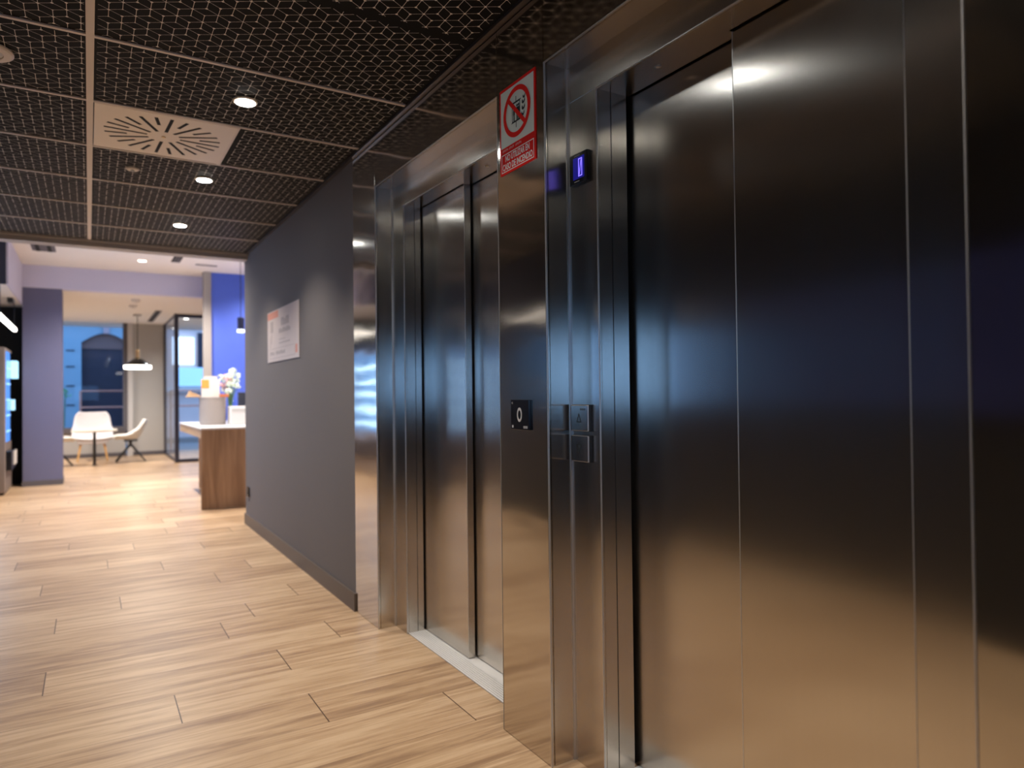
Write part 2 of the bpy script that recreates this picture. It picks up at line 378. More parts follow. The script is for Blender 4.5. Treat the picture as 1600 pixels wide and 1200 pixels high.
# edges (1,-?) complete the six directions
me = bpy.data.meshes.new('line_pattern'); lines.to_mesh(me); lines.free(); me.materials.append(M['pattern'])
lp = bpy.data.objects.new('line_pattern', me); COL.objects.link(lp); lp.parent = ce
mb = MB(); mb.box(-0.006, 0.021, -3.2, 6.74, CEIL-0.004, CEIL+0.01); struct('main_bar', mb, M['tbar'], parent=ce)
for y in YB[:-1]:
    if y < 0: continue
    MB().box(-1.25, -0.006, y-0.008, y+0.008, CEIL-0.003, CEIL+0.008).build('cross_bar', M['tbar'], ce)
    MB().box(0.021, 0.62 if y < 2.9 else 1.235, y-0.008, y+0.008, CEIL-0.003, CEIL+0.008).build('cross_bar', M['tbar'], ce)
MB().box(0.620, 0.640, 3.56, 4.20, CEIL-0.003, CEIL+0.008).build('cross_bar', M['tbar'], ce)
struct('trim_1', MB().box(1.238, WX+0.001, -3.0, 6.74, CEIL-0.010, CEIL+0.01), M['wallbar'], 'thin dark metal edge between ceiling and right wall')

# ------------------------------------------------------------------ walls of the corridor
struct('wall_right', MB().box(WX+0.002, 1.75, 3.73, 6.88, 0, CEIL+0.53), M['grey_wall'], 'warm grey wall with the poster')
mb = MB().box(WX-0.010, WX+0.003, 3.73, 6.89, 0, 0.098); mb.box(WX-0.010, 1.75, 6.88, 6.892, 0, 0.098)
struct('baseboard_right', mb, M['skirt'], 'brown-grey skirting along the grey wall')
# left wall with two unseen windows, added to put blue reflections in the steel
mb = MB()
def wall_left_seg(y0, y1, z0, z1): mb.box(-1.19, -1.05, y0, y1, z0, z1)
W2 = (4.2, 5.7, 1.05, 1.78); W3 = (-2.6, -0.2, 1.05, 1.78)
ZA, ZB = 1.05, 1.78
wall_left_seg(-3.2, 6.9, 0, ZA); wall_left_seg(-3.2, 6.9, ZB, CEIL+0.05)
wall_left_seg(-3.2, W3[0], ZA, ZB); wall_left_seg(W3[1], W2[0], ZA, ZB); wall_left_seg(W2[1], 6.9, ZA, ZB)
struct('wall_left', mb, M['dark_wall'], 'dark corridor wall opposite the lifts')
for nm, W in (('window_added_2', W2), ('window_added_3', W3)):
    f = MB(); y0, y1, z0, z1 = W; t = 0.04
    f.box(-1.19, -1.04, y0, y0+t, z0, z1).box(-1.19, -1.04, y1-t, y1, z0, z1).box(-1.19, -1.04, y0, y1, z0, z0+t).box(-1.19, -1.04, y0, y1, z1-t, z1)
    fo = struct(nm, f, M['blackmetal']); MB().box(-1.125, -1.119, y0+t, y1-t, z0+t, z1-t).build('pane', M['glass'], fo)
struct('wall_back', MB().box(-1.19, -1.0, -3.3, -3.2, 0, CEIL+0.05).box(0.4, 1.5, -3.3, -3.2, 0, CEIL+0.05).box(-1.0, 0.4, -3.3, -3.2, 0, ZA).box(-1.0, 0.4, -3.3, -3.2, ZB, CEIL+0.05), M['dark_wall'], 'dark end wall behind the viewpoint')
fo = struct('window_6', MB().box(-1.0, -0.96, -3.3, -3.19, ZA, ZB).box(0.36, 0.4, -3.3, -3.19, ZA, ZB).box(-1.0, 0.4, -3.3, -3.19, ZA, ZA+0.04).box(-1.0, 0.4, -3.3, -3.19, ZB-0.04, ZB), M['blackmetal'])
MB().box(-0.96, 0.36, -3.25, -3.244, ZA+0.04, ZB-0.04).build('pane', M['glass'], fo)

np_ = thing('reflection_panel', (-1.05, 2.0, 1.5), 'unseen navy panel added to tint the reflection in the near lift doors', 'panel')  # out-of-view panel, added for the dim blue in the door reflections
MB().box(0.001, 0.03, -1.5, 1.4, -0.40, 0.35).build('panel_face', mat('navy_reflection_tint', (0.05, 0.07, 0.26), 0.9), np_, 0.004)
MB().box(0.001, 0.034, -1.52, 1.42, -0.42, -0.40).box(0.001, 0.034, -1.52, 1.42, 0.35, 0.37).build('frame', M['blackmetal'], np_)
# ------------------------------------------------------------------ steel cladding around the lifts
P1 = (2.133, 3.387); P2 = (0.583, 1.837); TOPZ = 2.272
def clad(y0, y1, z0, z1, label):
    o = MB().box(WX, WX+0.014, y0+0.0012, y1-0.0012, z0+0.001, z1-0.001).build('steel_wall_panel', M['mirror'])
    md = o.modifiers.new('b', 'BEVEL'); md.width = 0.0012; md.segments = 1
    return tag(o, label, 'wall panel')
clad(3.387, 3.732, 0, CEIL-0.012, 'narrow tall polished steel panel between grey wall and far lift')
clad(1.837, 2.133, 0, CEIL-0.012, 'polished steel pillar panel between the two lifts carrying the red sign')
clad(2.133, 3.387, TOPZ, CEIL-0.012, 'dark polished steel panel above the far lift entrance')
clad(0.583, 1.837, TOPZ, CEIL-0.012, 'dark polished steel panel above the near lift entrance')
clad(-3.19, 0.583, 0, CEIL-0.012, 'polished steel panel at the right edge beside the near lift')
struct('wall_lift_core', MB().box(1.62, 1.75, -3.2, 3.73, 0, CEIL+0.5), M['black'], 'dark wall core behind the lift fronts')
for y0, y1, z0, z1 in ((3.44, 3.73, 0, 3.05), (1.91, 2.06, 0, 2.5), (-3.2, 0.52, 0, 3.05), (1.91, 3.44, 2.35, 3.05), (0.52, 1.91, 2.35, 3.05)):
    struct('wall_lift_pier', MB().box(WX+0.018, 1.615, y0, y1, z0, z1), M['black'], 'dark wall pier behind a steel panel')

def lift(Y0, Y1, label, far):
    t = thing('elevator_entrance', (WX, (Y0+Y1)/2, 0), label, 'elevator')
    B_ = M['brushed']
    def part(name, mb_, m, bevel=0.0): return rel(mb_, t).build(name, m, t, bevel)
    th = 0.012
    # outer reveal (two jamb returns and a soffit)
    part('outer_jamb', MB().box(WX+0.0145, FX+th, Y1-0.001, Y1+th, 0, TOPZ+th), B_)
    part('outer_jamb', MB().box(WX+0.0145, FX+th, Y0-th, Y0+0.001, 0, TOPZ+th), B_)
    part('outer_soffit', MB().box(WX+0.0145, FX+th, Y0, Y1, TOPZ, TOPZ+th), B_)
    # casing face, 150 mm uprights and a lintel
    IN1, IN0, LZ = Y1-0.150, Y0+0.150, 2.153
    mb_ = MB().box(FX, FX+th, IN1, Y1, 0, LZ); e = part('casing_upright', mb_, B_, 0.001)
    part('casing_upright', MB().box(FX, FX+th, Y0, IN0, 0, LZ), B_, 0.001)
    part('casing_lintel', MB().box(FX, FX+th, Y0, Y1, LZ, TOPZ), B_, 0.001)
    # bright sealed corner lines
    part('corner_bead', MB().box(FX-0.006, FX+0.0005, Y1-0.005, Y1-0.0005, 0, TOPZ-0.001), M['edge'])
    part('corner_bead', MB().box(FX-0.001, FX+0.004, IN1-0.0022, IN1+0.0002, 0, LZ-0.001), M['edge'])
    part('corner_bead', MB().box(WX-0.0006, WX+0.006, Y1-0.0032, Y1-0.0006, 0.001, TOPZ-0.001), M['edge'])
    part('corner_bead', MB().box(WX-0.0006, WX+0.006, Y0, Y1, TOPZ-0.0010, TOPZ+0.0015), M['edge'])
    part('corner_bead', MB().box(FX-0.0006, FX+0.006, IN0, IN1, LZ-0.0016, LZ+0.0008), M['edge'])
    dx = 1.447 if far else 1.478
    part('inner_jamb', MB().box(FX+th, dx, IN1-0.001, IN1+th, 0, LZ+th), B_)
    part('inner_jamb', MB().box(FX+th, 1.447, IN0-th, IN0+0.001, 0, LZ+th), B_)
    part('jamb_seam', MB().box(1.413, 1.4155, IN1-0.0016, IN1-0.0008, 0, LZ), M['black'])
    midl = 2.768 if far else 1.236
    part('inner_soffit', MB().box(FX+th, 1.447, IN0, IN1, LZ, LZ+th).box(1.447, 1.487, *((IN0, midl-0.003) if far else (midl+0.003, IN1)), LZ, LZ+0.0018), B_)
    part('corner_bead', MB().box(WX-0.0006, WX+0.004, Y0+0.0004, Y0+0.0022, 0.001, TOPZ-0.001), M['edge'])
    part('corner_bead', MB().box(FX-0.001, FX+0.004, IN0-0.0004, IN0+0.0010, 0, LZ-0.001), M['edge'])
    part('dark_gap_backing', MB().box(1.552, 1.56, Y0-0.04, Y1+0.04, 0, TOPZ+0.01).box(1.40, 1.552, IN1+0.025, Y1+0.03, 0, TOPZ), M['black'])  # black sheet and block added to keep the door gaps dark
    # sensor ring in the soffit
    yc = IN1-0.735 if far else 1.482
    m2 = MB(); m2.lathe([(0.003, 0), (0.006, -0.0015), (0.0095, -0.0015), (0.0095, 0)], (1.425, yc, LZ-0.0002), 20); part('sensor_ring', m2, M['edge'])
    # telescopic leaves: front leaf x=1.455, rear leaf x=1.495
    mid = 2.768 if far else 1.236
    if far: a, b_ = (mid, IN1+0.03), (IN0-0.03, mid+0.03)
    else: a, b_ = (IN0-0.03, mid), (mid-0.03, IN1+0.03)
    part('door_leaf', MB().box(1.455, 1.488, a[0], a[1], 0.009, LZ+0.03), B_, 0.0015)
    part('door_leaf', MB().box(1.495, 1.530, b_[0], b_[1], 0.009, LZ+0.03), B_, 0.0015)
    part('leaf_edge', MB().box(1.4542, 1.4552, mid-0.0015, mid+0.0005, 0.012, LZ-0.002), M['edge'])
    # grooved aluminium sill
    s = MB().box(FX+0.008, 1.548, IN0, IN1, -0.01, 0.002)
    part('sill', s, M['alu']); s = MB()
    for k in range(8): s.box(FX+0.009+k*0.0112, FX+0.0165+k*0.0112, IN0, IN1, 0.002, 0.0045)
    s.box(1.449, 1.549, IN0, IN1, 0.002, 0.0045)
    part('sill_ribs', s, M['ribs'])
    return t
lift(P1[0], P1[1], 'far brushed steel lift entrance with closed telescopic doors', True)
lift(P2[0], P2[1], 'near brushed steel lift entrance with closed doors filling the right side', False)

# ------------------------------------------------------------------ things on the lifts
def blk(parent, name, m, x0, x1, y0, y1, z0, z1, bevel=0.0): return rel(MB().box(x0, x1, y0, y1, z0, z1), parent).build(name, m, parent, bevel)
# fire sign
sg = thing('fire_sign', (WX, 1.995, 2.125), 'red and white no-lift-in-fire sign on the steel pillar', 'sign')
blk(sg, 'backing', M['red'], WX-0.003, WX-0.0002, 1.880, 2.110, 1.973, 2.277, 0.001)
p = Plate(WX-0.0034, 1.995, 2.125)
p.rect('w', -0.106, -0.058, 0.106, 0.141, 0); p.build('w', 'white_field', M['signwhite'], sg)
CV = 0.045
p.ring('r', 0, CV, 0.070, 0.087, 0.0012)
d = 0.0075; s2 = 0.7071
p.poly('r', [(-0.073*s2-d*s2, CV+0.073*s2-d*s2), (0.073*s2-d*s2, CV-0.073*s2-d*s2), (0.073*s2+d*s2, CV-0.073*s2+d*s2), (-0.073*s2+d*s2, CV+0.073*s2+d*s2)], 0.0014)
p.build('r', 'prohibition_ring', M['red'], sg)
k = 'b'; wv = 0.0007
p.frame(k, -0.030, 0.012, 0.022, 0.078, 0.003, wv)
p.rect(k, -0.0055, 0.078, -0.0025, 0.098, wv); p.rect(k, -0.0055, -0.010, -0.0025, 0.012, wv)
p.rect(k, -0.036, 0.078, 0.028, 0.0805, wv); p.rect(k, -0.034, 0.0095, 0.026, 0.012, wv)
for cu in (-0.017, 0.003, 0.013):
    p.ring(k, cu, 0.064, 0, 0.0045, wv, 12); p.rect(k, cu-0.005, 0.036, cu+0.005, 0.058, wv); p.rect(k, cu-0.004, 0.015, cu-0.0008, 0.037, wv); p.rect(k, cu+0.0008, 0.015, cu+0.004, 0.037, wv)
for fx, fz, sc in ((0.030, 0.016, 1.0), (0.033, 0.036, 1.05), (0.034, 0.057, 1.0), (0.040, 0.074, 0.8)):
    pts = [(0, 0.004), (0.006, -0.001), (0.014, 0.001), (0.019, 0.008), (0.019, 0.018), (0.014, 0.010), (0.010, 0.007), (0.006, 0.009), (0.004, 0.015), (0.0, 0.011)]
    p.poly(k, [(fx+a_*sc, fz+b_*sc) for a_, b_ in pts], wv)
p.build(k, 'pictogram', M['signblack'], sg)
p.frame('t', -0.104, -0.145, 0.104, -0.081, 0.003, 0.0)
p.text('t', 'NO UTILIZAR EN', 0, -0.0985, 0.155, 0.0225, 0.0004, 0.022)
p.text('t', 'CASO DE INCENDIO', 0, -0.1275, 0.192, 0.0225, 0.0004, 0.022)
p.build('t', 'lettering', M['signtext'], sg)
for u0, n_ in ((-0.096, 7), (-0.052, 6), (-0.010, 7)):
    for q in range(n_): p.rect('s', u0+q*0.0055, -0.0725+0.001*(q*7 % 3), u0+q*0.0055+0.0032, -0.0655+0.001*(q*5 % 3), 0.0002)
p.build('s', 'small_lettering', mat('sign_pink_text', (0.90, 0.40, 0.36), 0.5), sg)
# floor number plate
fp = thing('floor_number_plate', (WX, 1.991, 1.125), 'black square floor plate with raised grey zero below the red sign', 'sign')
blk(fp, 'plate', M['blackgloss'], WX-0.009, WX-0.0002, 1.934, 2.048, 1.075, 1.177, 0.0012)
p = Plate(WX-0.0094, 1.991, 1.126)
p.ring('z', 0.001, 0, 0.0155, 0.0245, 0.0005, 40, 0.62); p.build('z', 'raised_zero', M['greytext'], fp, 0.001); p.text('n', 'C', -0.0445, 0.040, 0.007, 0.006, 0.0002); p.build('n', 'upper_mark', M['greytext'], fp, 0.001)
p.rect('n', -0.047, -0.045, -0.039, -0.036, 0.0002); p.build('n', 'lower_mark', M['greytext'], fp, 0.001)
for q in range(4): p.text('n', '0', 0.028+q*0.0065, -0.0415, 0.005, 0.0085, 0.0002)
p.build('n', 'small_figures', M['greytext'], fp, 0.001)
# hall display
dp = thing('floor_display', (FX, 1.766, 1.92), 'small black floor display glowing blue zero above the call buttons', 'display')
blk(dp, 'bezel', M['blackgloss'], FX-0.012, FX-0.0002, 1.720, 1.812, 1.872, 1.970, 0.0015)
p = Plate(FX-0.0123, 1.766, 1.921)
p.rect('s', -0.026, -0.034, 0.032, 0.036, 0); p.build('s', 'screen', M['screen'], dp)
p.frame('d', 0.002, -0.028, 0.022, 0.030, 0.0035, 0.0008)
p.poly('d', [(0.0055, -0.022), (0.009, -0.022), (0.0185, 0.024), (0.015, 0.024)], 0.0008); p.build('d', 'digit', M['digit'], dp)
p.rect('e2', -0.020, -0.0425, 0.006, -0.0405, 0); p.build('e2', 'lower_marking', M['greytext'], dp); p.rect('e', -0.020, 0.0405, 0.010, 0.042, 0); p.build('e', 'marking', M['greytext'], dp)
# call buttons
def button(zc, up, label):
    t = thing('call_button', (FX, 1.772, zc), label, 'button', 'square steel call buttons of the near lift')
    blk(t, 'housing', M['blackmetal'], FX-0.009, FX-0.0002, 1.727, 1.817, zc-0.043, zc+0.043, 0.001)
    blk(t, 'rim', M['edge'], FX-0.016, FX-0.009, 1.7285, 1.8155, zc-0.0415, zc+0.0415, 0.002)
    blk(t, 'plate', M['brushed'], FX-0.0168, FX-0.010, 1.7298, 1.8142, zc-0.0402, zc+0.0402, 0.001)
    q = Plate(FX-0.0172, 1.772, zc); s_ = 1 if up else -1
    tri = [(-0.013, -0.014*s_), (0.013, -0.014*s_), (0.0, 0.016*s_)]; inn = [(-0.0085, -0.011*s_), (0.0085, -0.011*s_), (0.0, 0.009*s_)]
    for i in range(3):
        j2 = (i+1) % 3; q.poly('a', [tri[i], tri[j2], inn[j2], inn[i]], 0)
    q.build('a', 'arrow', M['signblack'], t)
    if up:
        for r in range(3): q.ring('m', 0.010+r*0.010, 0.028, 0.0022, 0.0034, 0, 10)
        q.build('m', 'small_marks', M['signblack'], t)
button(1.118, True, 'upper steel call button with an upward arrow')
button(1.020, False, 'lower steel call button with a downward arrow')
# poster
po = thing('poster', (WX, 5.385, 1.675), 'pale notice poster with salmon corner on the grey wall', 'poster')
blk(po, 'board', M['poster'], WX-0.004, WX-0.0002, 4.888, 5.882, 1.471, 1.876, 0.0)
p = Plate(WX-0.0044, 5.385, 1.6735)
p.rect('p2', 0.40, -0.165, 0.45, -0.105, 0); p.build('p2', 'salmon_bar', M['posterpink'], po); p.rect('p', -0.49, 0.14, -0.12, 0.195, 0); p.build('p', 'salmon_block', M['posterpink'], po)
def smudge(u0, u1, v0, v1, n):
    for q in range(n):
        w_ = (u1-u0)/n; p.rect('g', u0+q*w_, v0, u0+q*w_+w_*0.72, v1-(v1-v0)*0.25*(q*5 % 3 == 1), 0)
smudge(-0.03, 0.22, 0.065, 0.125, 5); smudge(-0.10, 0.26, 0.010, 0.045, 9)
smudge(-0.38, -0.28, 0.03, 0.12, 2); p.rect('g', -0.40, -0.09, -0.385, 0.0, 0); p.rect('g', -0.35, -0.06, -0.335, 0.02, 0)
p.rect('g', -0.10, -0.040, 0.10, -0.035, 0); p.rect('g', -0.10, -0.070, 0.24, -0.062, 0)
p.frame('g', -0.44, -0.178, 0.38, -0.10, 0.003, 0); smudge(-0.40, -0.24, -0.150, -0.122, 3); smudge(-0.20, 0.10, -0.150, -0.122, 7)
p.build('g', 'printing', M['postergrey'], po)
# wall socket
sk = thing('wall_socket', (WX, 6.74, 0.315), 'small black wall socket low on the far end of the grey wall', 'socket')
blk(sk, 'plate', M['blackgloss'], WX-0.010, WX+0.0018, 6.69, 6.79, 0.27, 0.36, 0.002)
blk(sk, 'insert', M['blackmetal'], WX-0.013, WX-0.010, 6.71, 6.77, 0.285, 0.345, 0.002)

# ------------------------------------------------------------------ ceiling fittings
def spot(parent, W, col=WARM, size=120, blend=0.6, rad=0.04, dz=-0.012):
    l = bpy.data.lights.new('light', 'SPOT'); l.energy = W; l.color = col; l.spot_size = math.radians(size); l.spot_blend = blend; l.shadow_soft_size = rad
    o = bpy.data.objects.new('light', l); COL.objects.link(o); o.parent = parent; o.location = (0, 0, dz); return o
def downlight(x, y, z, label, W, group, glow='glow', r=0.042, size=112, blend=0.7):
    t = thing('ceiling_downlight', (x, y, z), label, 'ceiling light', group)
    MB().lathe([(r*1.25, 0.0), (r*1.22, -0.006), (r*1.02, -0.008), (r, -0.004)], (0, 0, 0), 28).build('ring', M['vent'], t, smooth=False)
    MB().lathe([(r, -0.0095), (r*0.6, -0.0105), (0.0001, -0.011)], (0, 0, 0), 28).build('lamp_disc', M[glow], t)
    spot(t, W, col=WARM if glow == 'glow' else (1.0, 0.91, 0.83), size=size, blend=blend, dz=-0.02)
    return t
G = 'downlights of the corridor ceiling'
downlight(0.60, 3.23, CEIL, 'largest bright downlight right of the square vent', HALL_W, G)
downlight(0.60, 4.52, CEIL, 'middle bright downlight just beyond the square vent', HALL_W, G)
downlight(0.60, 5.81, CEIL, 'farthest bright downlight in the black corridor ceiling', HALL_W, G)
downlight(0.60, 1.94, CEIL, 'downlight above the viewpoint reflected in the near lift doors', HALL_W, G)
downlight(0.60, 0.65, CEIL, 'downlight over the start of the corridor beside the near lift', HALL_W, G)
downlight(0.60, -0.64, CEIL, 'downlight behind the viewpoint in the corridor ceiling', HALL_W, G)
# smoke detector (small unlit disc)
sd = thing('smoke_detector', (0.218, 4.506, CEIL), 'small cream round detector beyond the square vent', 'detector')
MB().lathe([(0.036, 0), (0.036, -0.006), (0.028, -0.012), (0.0001, -0.013)], n=24).build('body', M['vent'], sd, smooth=False)
MB().lathe([(0.012, -0.013), (0.010, -0.018), (0.0001, -0.019)], n=16).build('sensor_tip', M['greytext'], sd)
# speaker at left edge
sp_ = thing('ceiling_speaker', (-0.335, 3.235, CEIL), 'round cream ceiling speaker cut by the left edge', 'speaker')
MB().lathe([(0.095, 0), (0.095, -0.006), (0.088, -0.011), (0.062, -0.012), (0.060, -0.008)], n=40).build('ring', M['tbar'], sp_)
MB().lathe([(0.0605, -0.009), (0.0001, -0.010)], n=32).build('grille', M['greytext'], sp_)
# swirl vent
vn = thing('swirl_vent', (0.3265, 3.872, CEIL), 'square cream swirl air vent with black radial slots', 'vent')
MB().box(-0.302, 0.302, -0.305, 0.305, -0.0045, 0.004).build('face_plate', M['vent'], vn, 0.001)
m2 = MB()
for i in range(24):
    a = 2*PI*i/24 + 0.06; ca, sa = math.cos(a), math.sin(a); r0, r1 = (0.075, 0.262) if i % 2 == 0 else (0.165, 0.262)
    wd = 0.0078
    m2.prism([(ca*r0-sa*wd, sa*r0+ca*wd, -0.0052), (ca*r1-sa*wd, sa*r1+ca*wd, -0.0052), (ca*r1+sa*wd, sa*r1-ca*wd, -0.0052), (ca*r0+sa*wd, sa*r0-ca*wd, -0.0052)], (0, 0, 0.003))
m2.build('slots', M['black'], vn)
MB().lathe([(0.009, -0.0045), (0.009, -0.008), (0.0001, -0.0085)], n=16).build('centre_screw', M['brass'], vn)

# ------------------------------------------------------------------ header between corridor and lobby
struct('trim_2', MB().box(-2.6, 1.262, 6.74, 6.88, 2.47, 3.04), M['header'], 'taupe header where the low ceiling ends')
struct('trim_3', MB().box(-1.3, 1.262, 6.70, 6.741, CEIL-0.012, CEIL+0.003), M['header'], 'narrow edge strip of the black ceiling')

# ------------------------------------------------------------------ lobby shell
LZ1, LZ2 = 3.04, 2.727
mb = MB().box(-0.77, 3.6, 6.88, 11.5, LZ1, LZ1+0.1); struct('ceiling_lobby', mb, M['white'], 'white lobby ceiling')
struct('ceiling_lounge', MB().box(-2.6, 3.6, 11.64, 17.3, LZ2, LZ2+0.1), M['white'], 'lower white ceiling over the seating area')
struct('trim_4', MB().box(-0.77, 3.6, 11.5, 11.64, LZ2, LZ1+0.1), M['soffit'], 'pale lilac ceiling step in the lobby')
struct('ceiling_niche', MB().box(-2.6, -0.79, 9.58, 11.9, 2.49, 2.52), M['white'], 'low ceiling over the vending niche')
struct('trim_5', MB().box(-0.79, -0.77, 9.58, 11.5, 2.49, LZ1+0.1), M['soffit'], 'side face of the lowered niche ceiling')
struct('trim_6', MB().box(-2.6, -0.79, 9.56, 9.58, 2.49, LZ1+0.1), M['navy'], 'navy front face of the lowered niche ceiling')
struct('ceiling_side', MB().box(-2.6, -0.77, 6.88, 9.56, LZ1, LZ1+0.1), M['white'], 'white ceiling left of the lobby')
struct('wall_column', MB().box(-0.77, -0.315, 11.5, 11.95, 0, LZ2), M['column'], 'blue-grey square column')
struct('baseboard_column', MB().box(-0.778, -0.307, 11.492, 11.95, 0, 0.075), M['greyframe'], 'dark skirting around the column')
struct('wall_niche', MB().box(-2.6, -0.77, 11.9, 12.0, 0, 2.9), M['black'], 'black back wall of the vending niche')
struct('wall_lobby_left', MB().box(-2.7, -2.6, 6.7, 7.1, 0, 3.1).box(-2.7, -2.6, 9.3, 16.9, 0, 3.1).box(-2.7, -2.6, 7.1, 9.3, 0, 0.3).box(-2.7, -2.6, 7.1, 9.3, 2.7, 3.1).box(-2.6, -1.05, 6.80, 6.90, 0, 3.1), M['dark_wall'], 'dark left wall of the lobby')
struct('wall_blue', MB().box(1.545, 3.6, 11.0, 11.1, 0, LZ1), M['blue'], 'blue wall behind the reception counter')
struct('wall_pilaster', MB().box(1.445, 1.545, 10.98, 11.12, 0, LZ1), M['pilaster'], 'grey end post of the blue wall')
struct('wall_lobby_right', MB().box(3.6, 3.7, 6.7, 16.9, 0, 3.1).box(1.75, 3.6, 6.78, 6.88, 0, 3.1), M['white'], 'pale wall at the right of the lobby')
# back wall with the big window
struct('wall_far', MB().box(0.775, 1.36, 16.25, 16.40, 0, LZ2).box(-2.6, -0.75, 16.25, 16.40, 0, LZ2).box(-0.75, 0.64, 16.25, 16.40, 0, 0.50), M['backgrey'], 'grey back wall of the seating area')
struct('baseboard_far', MB().box(0.775, 1.36, 16.235, 16.25, 0, 0.08).box(-0.75, 0.66, 16.235, 16.25, 0, 0.08), M['greyframe'])
wf = struct('window_1', MB().box(0.60, 0.68, 16.19, 16.36, 0.50, LZ2).box(-0.75, -0.69, 16.22, 16.36, 0.50, LZ2).box(-0.75, 0.66, 16.2, 16.36, 0.50, 0.61), M['greyframe'], 'large street window behind the seats')
MB().box(-0.69, 0.60, 16.28, 16.29, 0.61, LZ2).build('pane', M['glass'], wf)
MB().box(0.68, 0.775, 16.20, 16.40, 0, LZ2).build('side_trim', M['lightframe'], wf)
# glazed vestibule
dv = struct('door_1', MB().box(1.34, 1.41, 13.98, 14.05, 0, 2.727).box(1.41, 3.55, 13.98, 14.05, 2.665, 2.727).box(1.41, 3.55, 13.98, 14.05, 0, 0.06)
            .box(2.9, 2.96, 13.98, 14.05, 0.06, 2.66), M['darkframe'], 'dark-framed glass entrance screen')
MB().box(1.41, 2.9, 14.01, 14.02, 0.06, 2.665).build('pane', M['glass'], dv)
gs = struct('window_4', MB().box(1.355, 1.385, 14.05, 16.25, 0, 0.05).box(1.355, 1.385, 14.05, 16.25, 2.70, 2.727).box(1.35, 1.40, 16.19, 16.40, 0, 2.727), M['darkframe'], 'glass side of the entrance vestibule')
MB().box(1.366, 1.374, 14.05, 16.19, 0.05, 2.70).build('pane', M['glass'], gs)

fo = struct('window_added_5', MB().box(-2.7, -2.58, 7.1, 7.16, 0.3, 2.7).box(-2.7, -2.58, 9.24, 9.3, 0.3, 2.7).box(-2.7, -2.58, 7.1, 9.3, 0.3, 0.36).box(-2.7, -2.58, 7.1, 9.3, 2.64, 2.7), M['greyframe'])  # unseen window, added to let blue sky light onto blue wall and soffit
MB().box(-2.65, -2.644, 7.16, 9.24, 0.36, 2.64).build('pane', M['glass'], fo)
# ------------------------------------------------------------------ lobby ceiling fittings
GL = 'downlights of the white lobby ceiling'
downlight(0.616, 10.46, LZ1, 'bright downlight in the white lobby ceiling before the ceiling step', LOBBY_W, GL, 'glowfar', 0.05, 140)
downlight(0.616, 8.2, LZ1, 'unseen downlight added above the header to light the lobby', LOBBY_W, GL, 'glowfar', 0.05, 140)  # this and the next two: out-of-view lamps added to brighten the lobby
downlight(2.3, 8.6, LZ1, 'unseen downlight added above the reception counter behind the grey wall', LOBBY_W*0.4, GL, 'glowfar', 0.05, 140)
downlight(2.3, 10.3, LZ1, 'unseen downlight added beside the blue wall behind the reception', LOBBY_W*0.35, GL, 'glowfar', 0.05, 140)
downlight(-1.3, 13.4, LZ2, 'unseen downlight added behind the column to light the lounge', LOBBY_W*0.8, GL, 'glowfar', 0.05, 150)  # this and the next: lamps added out of sight to brighten the lounge
downlight(-1.3, 15.2, LZ2, 'unseen downlight added in the far left corner to light the lounge', LOBBY_W*0.8, GL, 'glowfar', 0.05, 150)
downlight(1.62, 14.75, LZ2, 'bright downlight seen through the glass entrance screen', LOBBY_W*0.5, GL, 'glowfar', 0.05, 150)
downlight(1.62, 16.9, LZ2, 'dimmer downlight low in the glass side of the entrance', LOBBY_W*0.2, GL, 'glowfar', 0.05, 150)
for y, lb in ((12.2, 'nearer small unlit white disc on the lower lounge ceiling'), (12.98, 'farther small unlit white disc on the lower lounge ceiling')):
    t = thing('ceiling_detector', (0.63, y, LZ2), lb, 'detector', 'unlit discs on the lounge ceiling')
    MB().lathe([(0.062, 0), (0.062, -0.02), (0.045, -0.04), (0.0001, -0.043)], n=24).build('body', M['paper'], t)
    MB().lathe([(0.015, -0.043), (0.012, -0.05), (0.0001, -0.051)], n=12).build('sensor_tip', M['greytext'], t)
def slotvent(x0, x1, y0, y1, z, n, label, ax='y'):
    t = thing('slot_diffuser', ((x0+x1)/2, (y0+y1)/2, z), label, 'vent'); a, b_ = (x1-x0)/2, (y1-y0)/2
    MB().box(-a, a, -b_, b_, -0.004, 0.002).build('recess', M['greyframe'], t)
    for i in range(n):
        if ax == 'y': xx = -a+2*a*(i+0.5)/n; MB().box(xx-a/n*0.35, xx+a/n*0.35, -b_+0.01, b_-0.01, -0.008, -0.003).build('slot', M['black'], t)
        else: yy = -b_+2*b_*(i+0.5)/n; MB().box(-a+0.01, a-0.01, yy-b_/n*0.35, yy+b_/n*0.35, -0.008, -0.003).build('slot', M['black'], t)
slotvent(-0.59, -0.345, 9.7, 10.36, LZ1, 2, 'wide dark ceiling grille at the left of the lobby ceiling')
slotvent(0.955, 1.065, 9.84, 10.38, LZ1, 3, 'three-slot dark diffuser at the right of the lobby ceiling')
slotvent(1.27, 1.55, 10.40, 10.47, LZ1, 1, 'thin dark slot at the right end of the lobby ceiling', 'x')
slotvent(1.004, 1.112, 13.6, 15.65, LZ2, 1, 'long black linear diffuser on the lounge ceiling above the pendant')

